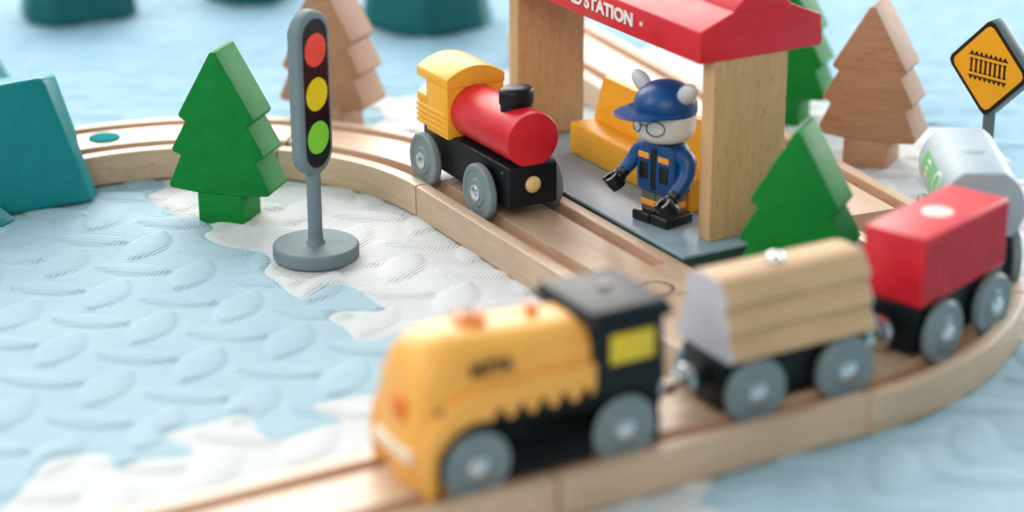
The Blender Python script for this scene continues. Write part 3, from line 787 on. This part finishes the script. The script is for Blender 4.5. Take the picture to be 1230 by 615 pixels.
# red box wagon
t = thing('toy_box_wagon', 'red ribbed box wagon between the log wagon and the silver tank wagon', 'toy wagon', (12.78, 61.0, 0), 48.6, 'wagons coupled behind the yellow engine')
bogie(t, 5.0, 2.9)
bm = bmesh.new(); box(bm, -2.42, 2.42, -1.04, 1.04, 2.82, 4.98); bx_ = finish('body', bm, M['red'], t, bevel=.06)
for sg in (-1, 1):
    bm = bmesh.new(); P = [(-2.34, 1.0), (-2.34, 1.045)]
    for k in range(13):
        x = -2.16+k*.36; P += [(x-.12, 1.045), (x-.09, 1.115), (x+.09, 1.115), (x+.12, 1.045)]
    P += [(2.34, 1.045), (2.34, 1.0)]
    prism(bm, [(a, sg*b) for a, b in P], 2.98, 4.86, 'xy'); finish('side_ribs', bm, M['redshade'], bx_, smooth=False)
bm = bmesh.new(); lathe(bm, [(.48, 4.9), (.48, 4.985), (.44, 4.996), (0, 4.998)], c=(-.05, 0, 0), n=40); finish('lid', bm, M['dot'], t)
# tank wagon
t = thing('toy_tank_wagon', 'silver tank wagon with a green emblem behind the red box wagon', 'toy wagon', (15.03, 67.05, 0), 88, 'wagons coupled behind the yellow engine')
bogie(t, 5.0, 2.9)
TP = []
r0, cz = 1.36, 3.72
for a in range(62, 119, 56): pass
for a in list(range(-90, 62, 6))+[62]: TP.append((r0*math.cos(R(a)), cz+r0*math.sin(R(a))))
for a in [118]+list(range(120, 270, 6)): TP.append((r0*math.cos(R(a)), cz+r0*math.sin(R(a))))
bm = bmesh.new(); prism(bm, TP, -2.42, 2.42, 'yz'); tk = finish('tank', bm, M['silver'], t, bevel=.07, ang=28)
zt = cz+r0*math.sin(R(62))
bm = bmesh.new(); lathe(bm, [(.44, zt-.02), (.44, zt+.012), (.42, zt+.022), (0, zt+.024)], c=(0, 0, 0), n=40); finish('lid', bm, M['silver'], tk)
# green emblem wrapped on the left flank (local +y side)
def wrap(bm, x0, x1, a0, a1, rr, n=8, m=1):
    rows = [[bm.verts.new((x, rr*math.cos(R(a)), cz+rr*math.sin(R(a)))) for a in np.linspace(a0, a1, n)] for x in np.linspace(x0, x1, m+1)]
    for p, q in zip(rows, rows[1:]):
        for i in range(n-1): bm.faces.new((p[i], q[i], q[i+1], p[i+1]))
def wrapband(bm, pts, w, rr):
    """stroke along (x, angle) points drawn on the curved flank"""
    for (xa, aa), (xb, ab) in zip(pts, pts[1:]):
        dx, da = xb-xa, (ab-aa)*rr*math.pi/180; l = math.hypot(dx, da) or 1
        nx, na = -da/l*w/2, dx/l*w/2/(rr*math.pi/180)
        q = [(xa+nx, aa+na), (xb+nx, ab+na), (xb-nx, ab-na), (xa-nx, aa-na)]
        bm.faces.new([bm.verts.new((x, rr*math.cos(R(a)), cz+rr*math.sin(R(a)))) for x, a in q])
bm = bmesh.new(); wrap(bm, -1.5, 1.6, 30, -2, r0+.006, 12)
em = finish('emblem', bm, M['logo'], tk, smooth=False)
bm = bmesh.new()
wrapband(bm, [(-1.0+.42*math.cos(k/20*6.3), 14+17*math.sin(k/20*6.3)) for k in range(21)], .11, r0+.012)
finish('charge_symbol', bm, M['white'], em, smooth=False)
bm = bmesh.new(); wrapband(bm, [(.9, 4), (.9, 23)], .1, r0+.012); wrapband(bm, [(.9, 23), (.5, 23)], .1, r0+.013); wrapband(bm, [(.9, 13), (.55, 13)], .1, r0+.013); wrapband(bm, [(.9, 4), (.5, 4)], .1, r0+.013)
finish('letter', bm, M['white'], em, smooth=False)
bm = bmesh.new(); wrapband(bm, [(.35, 23), (.12, 4), (-.12, 23)], .1, r0+.012)
finish('letter', bm, M['white'], em, smooth=False)


# ------------------------------------------------------------------ figure (local -y = where he faces)
t = thing('toy_stationmaster', 'blue uniformed toy figure with blue cap and white ears standing on the platform', 'toy figure', (5.22, 70.28, 1.335), -48); t.scale = (1.08, 1.06, 1.0)
bm = bmesh.new(); box(bm, -.80, -.01, -.66, .60, 0, .38); box(bm, .01, .80, -.66, .60, 0, .38); finish('shoe', bm, M['black'], t, bevel=.09)
for sg in (-1, 1):
    bm = bmesh.new(); box(bm, sg*.012, sg*.62, -.38, .36, .36, 1.22); lg = finish('leg', bm, M['legs'], t, bevel=.03)
    bm = bmesh.new(); box(bm, sg*.010, sg*.63, -.392, .372, .56, .78); finish('reflective_band', bm, M['orange'], lg, bevel=.01)
bm = bmesh.new()
rows = []
for z, w, d in [(1.10, .80, .46), (1.2, .86, .50), (1.8, .87, .50), (2.3, .84, .49), (2.72, .78, .46), (2.88, .62, .40)]:
    pr = []
    for i in range(40):
        a = 2*math.pi*i/40; c, s = math.cos(a), math.sin(a)
        pr.append((w*math.copysign(abs(c)**.38, c), d*math.copysign(abs(s)**.38, s), z))
    rows.append(pr)
R_ = [[bm.verts.new(p) for p in r] for r in rows]
for a, b_ in zip(R_, R_[1:]):
    for i in range(40): bm.faces.new((a[i], a[(i+1) % 40], b_[(i+1) % 40], b_[i]))
bm.faces.new(R_[0]); bm.faces.new(R_[-1])
ts = finish('torso', bm, M['blue'], t, bevel=.04, ang=50)
bm = bmesh.new()
box(bm, -.10, .10, -.525, -.46, 1.22, 2.70)
finish('zip', bm, M['black'], ts, bevel=.02)
for sg in (-1, 1):
    bm = bmesh.new(); x0, x1 = (.20, .66) if sg > 0 else (-.66, -.20)
    box(bm, x0, x1, -.525, -.46, 2.28, 2.48); finish('orange_tab', bm, M['orange'], ts, bevel=.015)
    bm = bmesh.new(); box(bm, x0+.06, x1-.04, -.520, -.46, 1.55, 2.16); finish('pocket', bm, M['black'], ts, bevel=.02)
bm = bmesh.new(); lathe(bm, [(.36, 2.7), (.34, 2.95)], n=24); finish('neck', bm, M['blue'], t)
# arms
ARM = {-1: [(-.74, .0, 2.52), (-.98, -.05, 2.35), (-1.18, -.22, 1.95), (-1.32, -.52, 1.58)], 1: [(.74, .0, 2.52), (1.0, .0, 2.34), (1.10, -.20, 1.85), (1.06, -.62, 1.35)]}
for sg in (-1, 1):
    bm = bmesh.new(); P = smooth_path(ARM[sg], 4); n = len(P)
    tube(bm, P, [.34-.12*i/(n-1) for i in range(n)], 20); sphere(bm, ARM[sg][0], .34, 20, 10)
    ar = finish('arm', bm, M['blue'], t)
    p = Vector(ARM[sg][-1]); q = Vector(ARM[sg][-2]); d = (p-q).normalized()
    # C-shaped grip with a thumb side and a finger side
    bm = bmesh.new(); tube(bm, [p-d*.10, p+d*.22], [.24, .22], 20)
    c = p+d*.48; ax = Vector((0.35*sg, -.45, .82)).normalized() if sg < 0 else Vector((-.30, -.55, .78)).normalized()
    e1 = -(d-ax*d.dot(ax)).normalized(); e2 = ax.cross(e1)
    sphere(bm, tuple(p+d*.22), .26, 20, 10)
    n = 22; ri, ro, hh = .17, .33, .25; g = []
    for i in range(n+1):
        a = R(-140+280*i/n); dr = e1*math.cos(a)+e2*math.sin(a)
        g.append([bm.verts.new(c+dr*ro+ax*hh), bm.verts.new(c+dr*ri+ax*hh), bm.verts.new(c+dr*ri-ax*hh), bm.verts.new(c+dr*ro-ax*hh)])
    for a, b_ in zip(g, g[1:]):
        for i in range(4): bm.faces.new((a[i], a[(i+1) % 4], b_[(i+1) % 4], b_[i]))
    bm.faces.new(g[0]); bm.faces.new(g[-1][::-1])
    finish('hand', bm, M['black'], ar, bevel=.03, ang=45)
# head
hz = 2.82
HEAD = bpy.data.objects.new('head', None)
bm = bmesh.new()
hp = [(0, 0), (.45, .01), (.68, .06), (.84, .18), (.93, .36), (.965, .6), (.97, .95), (.965, 1.35), (.9, 1.5), (0, 1.52)]
lathe(bm, [(r, hz+h) for r, h in hp], n=56)
hd_ = finish('head', bm, M['head'], t, ang=60)
hd_.scale = (1.02, 1.02, .90); hd_.location = (0, 0, hz*.1+.10)
bm = bmesh.new()
cp = [(.985, 1.12), (1.0, 1.16), (1.0, 1.35)]+[(1.0*math.cos(R(a)), 1.35+1.0*math.sin(R(a))) for a in range(10, 90, 8)]+[(0, 2.35)]
lathe(bm, [(.0, hz+1.12)]+[(r, hz+h) for r, h in cp], n=56)
cap = finish('cap', bm, M['bluecap'], hd_, ang=60)
# brim: curved visor pointing to -y
bm = bmesh.new(); n = 28; T0, T1 = [], []
for i in range(n+1):
    a = R(200+140*i/n); f = math.sin(math.pi*i/n)
    inn = Vector((.93*math.cos(a), .93*math.sin(a), hz+1.30)); 
    outp = Vector((1.0*math.cos(a)*(1.06+.10*f), 1.0*math.sin(a)-.98*f**.55, hz+1.30+.08*f-.10*math.cos(a)**2*0))
    T0.append((inn, inn-Vector((0, 0, .10)))); T1.append((outp, outp-Vector((0, 0, .08))))
ROW = []
for (a, b_), (c, d) in zip(T0, T1):
    mid = a.lerp(c, .5)+Vector((0, 0, .05)); mid2 = mid-Vector((0, 0, .09))
    ROW.append([bm.verts.new(q) for q in (a, mid, c, d, mid2, b_)])
for a, b_ in zip(ROW, ROW[1:]):
    for i in range(6): bm.faces.new((a[i], a[(i+1) % 6], b_[(i+1) % 6], b_[i]))
bm.faces.new(ROW[0]); bm.faces.new(ROW[-1][::-1])
finish('visor', bm, M['bluecap'], cap, bevel=.02, ang=60)
for sg in (-1, 1):
    bm = bmesh.new(); sphere(bm, (0, 0, .30), (.31, .27, .54), 28, 14)
    e = finish('ear', bm, M['ear'], hd_, ang=80)
    e.location = (sg*.76, -.02, hz+1.80); e.rotation_euler = (R(6), R(38*sg), 0)
# glasses drawn on the head
for sg in (-1, 1):
    bm = bmesh.new(); P = []
    for i in range(33):
        a = 2*math.pi*i/32; th = R(-90+sg*25)+.31*math.cos(a); z = hz+.74+.285*math.sin(a)
        P.append((.975*math.cos(th), .975*math.sin(th), z))
    tube(bm, P, .022, 8, cap=False); finish('glasses', bm, M['black'], hd_)
bm = bmesh.new(); P = [(.98*math.cos(R(-90+k)), .98*math.sin(R(-90+k)), hz+.81) for k in range(-7, 8, 2)]
tube(bm, P, .02, 8); finish('glasses', bm, M['black'], hd_)

# ------------------------------------------------------------------ teal blocks
def rock(name, label, loc, deg, base, top, h, mat, bev=.25, parts=None):
    """hewn block: base outline lofted to a smaller top outline"""
    bm = bmesh.new()
    A = [bm.verts.new((x, y, 0)) for x, y in base]; B = [bm.verts.new((x, y, z)) for x, y, z in top]
    n = len(A); bm.faces.new(A); bm.faces.new(B[::-1])
    for i in range(n):
        j = (i+1) % n; bm.faces.new((A[i], B[i], B[j], A[j]))
    bmesh.ops.triangulate(bm, faces=[f for f in bm.faces if len(f.verts) > 4 or True], quad_method='FIXED')
    o = finish(name, bm, mat, bevel=bev, seg=4, ang=50)
    o.location = loc; o.rotation_euler = (0, 0, R(deg))
    return tag(o, label, 'toy hill', 'teal toy hills')
# tunnel hill over the left track: block minus a passage
TL = Vector((-17.1, 75.2, 0))
base = [(1.72, 0), (2.25, .9), (2.0, 6.4), (1.2, 7.0), (-8.5, 7.0), (-9.2, 6), (-9.2, 0.5), (-8.6, 0)]
top = [(.25, .35, 5.0), (.95, 1.1, 4.85), (.8, 5.4, 3.5), (.3, 6.0, 3.5), (-6.5, 5.8, 3.6), (-7.0, 5, 3.7), (-7.2, 1.2, 4.6), (-6.4, .7, 4.6)]
hill = rock('teal_tunnel_hill', 'large teal faceted hill block at the left edge, the track running into it', TL, 28, base, top, 5, M['teal'])
bm = bmesh.new(); P = [(-1.0, -.5), (-1.0, 2.6)]
cut = [(2.05+2.2*math.cos(R(a)), 1.9+1.3*math.sin(R(a))) for a in range(0, 181, 12)]
cut = [(4.25+.85, -.3)]+[(x+.85+.0, z) for x, z in cut]+[(-.15+.85, -.3)]
prism(bm, cut, -11, 4, 'yz'); ct = finish('cutter', bm, M['teal'], smooth=False); ct.location = TL; ct.rotation_euler = (0, 0, R(28))
md = hill.modifiers.new('b', 'BOOLEAN'); md.operation = 'DIFFERENCE'; md.object = ct; md.solver = 'EXACT'
bpy.context.view_layer.update()
me = bpy.data.meshes.new_from_object(hill.evaluated_get(bpy.context.evaluated_depsgraph_get())); hill.modifiers.clear(); hill.data = me
bpy.data.objects.remove(ct)
bm = bmesh.new()
rock('teal_rock', 'small teal rock at the lower left corner of the large teal hill', (-18.85, 73.65, 0), 10, [(-3, -.6), (.4, -.3), (.9, .5), (-.2, .62), (-3, .62)], [(-3, .1, 1.6), (-.7, .1, 1.5), (-.6, .3, 1.5), (-1, .5, 1.6), (-3, .5, 1.7)], 1, M['teal'], .12)
rock('teal_rock', 'teal peak just behind the large teal hill at the left edge', (-23.6, 88.5, 0), 0, [(-4, -1.5), (1.9, -1.5), (2.4, 1.5), (-4, 2)], [(-3, -.4, 3.7), (.6, -.4, 3.5), (1.1, .6, 3.4), (-3, .8, 3.7)], 1, M['teal'], .2)
def hill2(label, x, y, w, d, h, deg, seed):
    rnd = random.Random(seed); n = 11; base, top = [], []
    for i in range(n):
        a = 2*math.pi*i/n+rnd.uniform(-.12, .12); k = rnd.uniform(.9, 1.05)
        base.append((w*k*math.cos(a), d*k*math.sin(a)))
        kk = k*rnd.uniform(.66, .8); top.append((w*kk*math.cos(a), d*kk*math.sin(a), h*rnd.uniform(.92, 1.08)))
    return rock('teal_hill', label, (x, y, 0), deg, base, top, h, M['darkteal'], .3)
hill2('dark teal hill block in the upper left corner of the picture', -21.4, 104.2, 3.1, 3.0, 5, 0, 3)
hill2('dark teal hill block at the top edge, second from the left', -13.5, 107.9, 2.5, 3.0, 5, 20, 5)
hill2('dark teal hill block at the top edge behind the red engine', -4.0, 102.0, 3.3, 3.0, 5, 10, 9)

# ------------------------------------------------------------------ light
w = bpy.data.worlds.new('World'); SC.world = w; w.use_nodes = True
bg = w.node_tree.nodes['Background']; bg.inputs[0].default_value = (.64, .90, 1.0, 1)
wt = w.node_tree; g_ = wt.nodes.new('ShaderNodeTexCoord'); sp = wt.nodes.new('ShaderNodeSeparateXYZ'); mr = wt.nodes.new('ShaderNodeMapRange')
wt.links.new(g_.outputs['Generated'], sp.inputs[0]); wt.links.new(sp.outputs['Y'], mr.inputs[0])
mr.inputs[1].default_value = -.8; mr.inputs[2].default_value = .8; mr.inputs[3].default_value = .42; mr.inputs[4].default_value = .72
wt.links.new(mr.outputs[0], bg.inputs[1])
def area(name, loc, target, sx, sy, power, col, spread=180):
    ld = bpy.data.lights.new(name, 'AREA'); ld.shape = 'RECTANGLE'; ld.size = sx; ld.size_y = sy; ld.energy = power; ld.color = col
    o = bpy.data.objects.new(name, ld); COL.objects.link(o); o.location = loc
    o.rotation_euler = (Vector(target)-Vector(loc)).to_track_quat('-Z', 'Y').to_euler()
    return o
area('window_light', (-40, 205, 92), (0, 72, 0), 150, 125, 480000, (1, .93, .87))
area('side_window_light', (125, 185, 48), (0, 72, 0), 90, 60, 260000, (1, .96, .93))
area('room_light', (-170, 40, 130), (0, 72, 0), 120, 120, 200000, (1, .94, .88))
area('front_fill_light', (-20, -110, 120), (0, 72, 0), 110, 80, 165000, (1, .86, .72))  # added warm fill for the camera-side faces, no actual lamp there

# ------------------------------------------------------------------ camera
cam = bpy.data.cameras.new('camera'); co_ = bpy.data.objects.new('camera', cam); COL.objects.link(co_); SC.camera = co_
cam.sensor_width = 36; cam.lens = 36*2600/1230
co_.location = (0, 0, 27)
t_, r_ = R(21), R(-.2)
fw = Vector((0, math.cos(t_), -math.sin(t_))); up = Vector((0, math.sin(t_), math.cos(t_))); rt = Vector((1, 0, 0))
X_ = rt*math.cos(r_)+up*math.sin(r_); Y_ = up*math.cos(r_)-rt*math.sin(r_)
co_.matrix_world = Matrix(((X_.x, Y_.x, -fw.x, 0), (X_.y, Y_.y, -fw.y, 0), (X_.z, Y_.z, -fw.z, 27), (0, 0, 0, 1)))
cam.clip_start = 1; cam.clip_end = 2000
cam.dof.use_dof = True; cam.dof.focus_distance = 76.5
cam.dof.aperture_fstop = cam.lens*1e-3/1.45
SC.view_settings.view_transform = 'Standard'; SC.view_settings.look = 'None'; SC.view_settings.exposure = 0; SC.view_settings.gamma = 1
SC.cycles.use_denoising = True
SC.cycles.max_bounces = 8
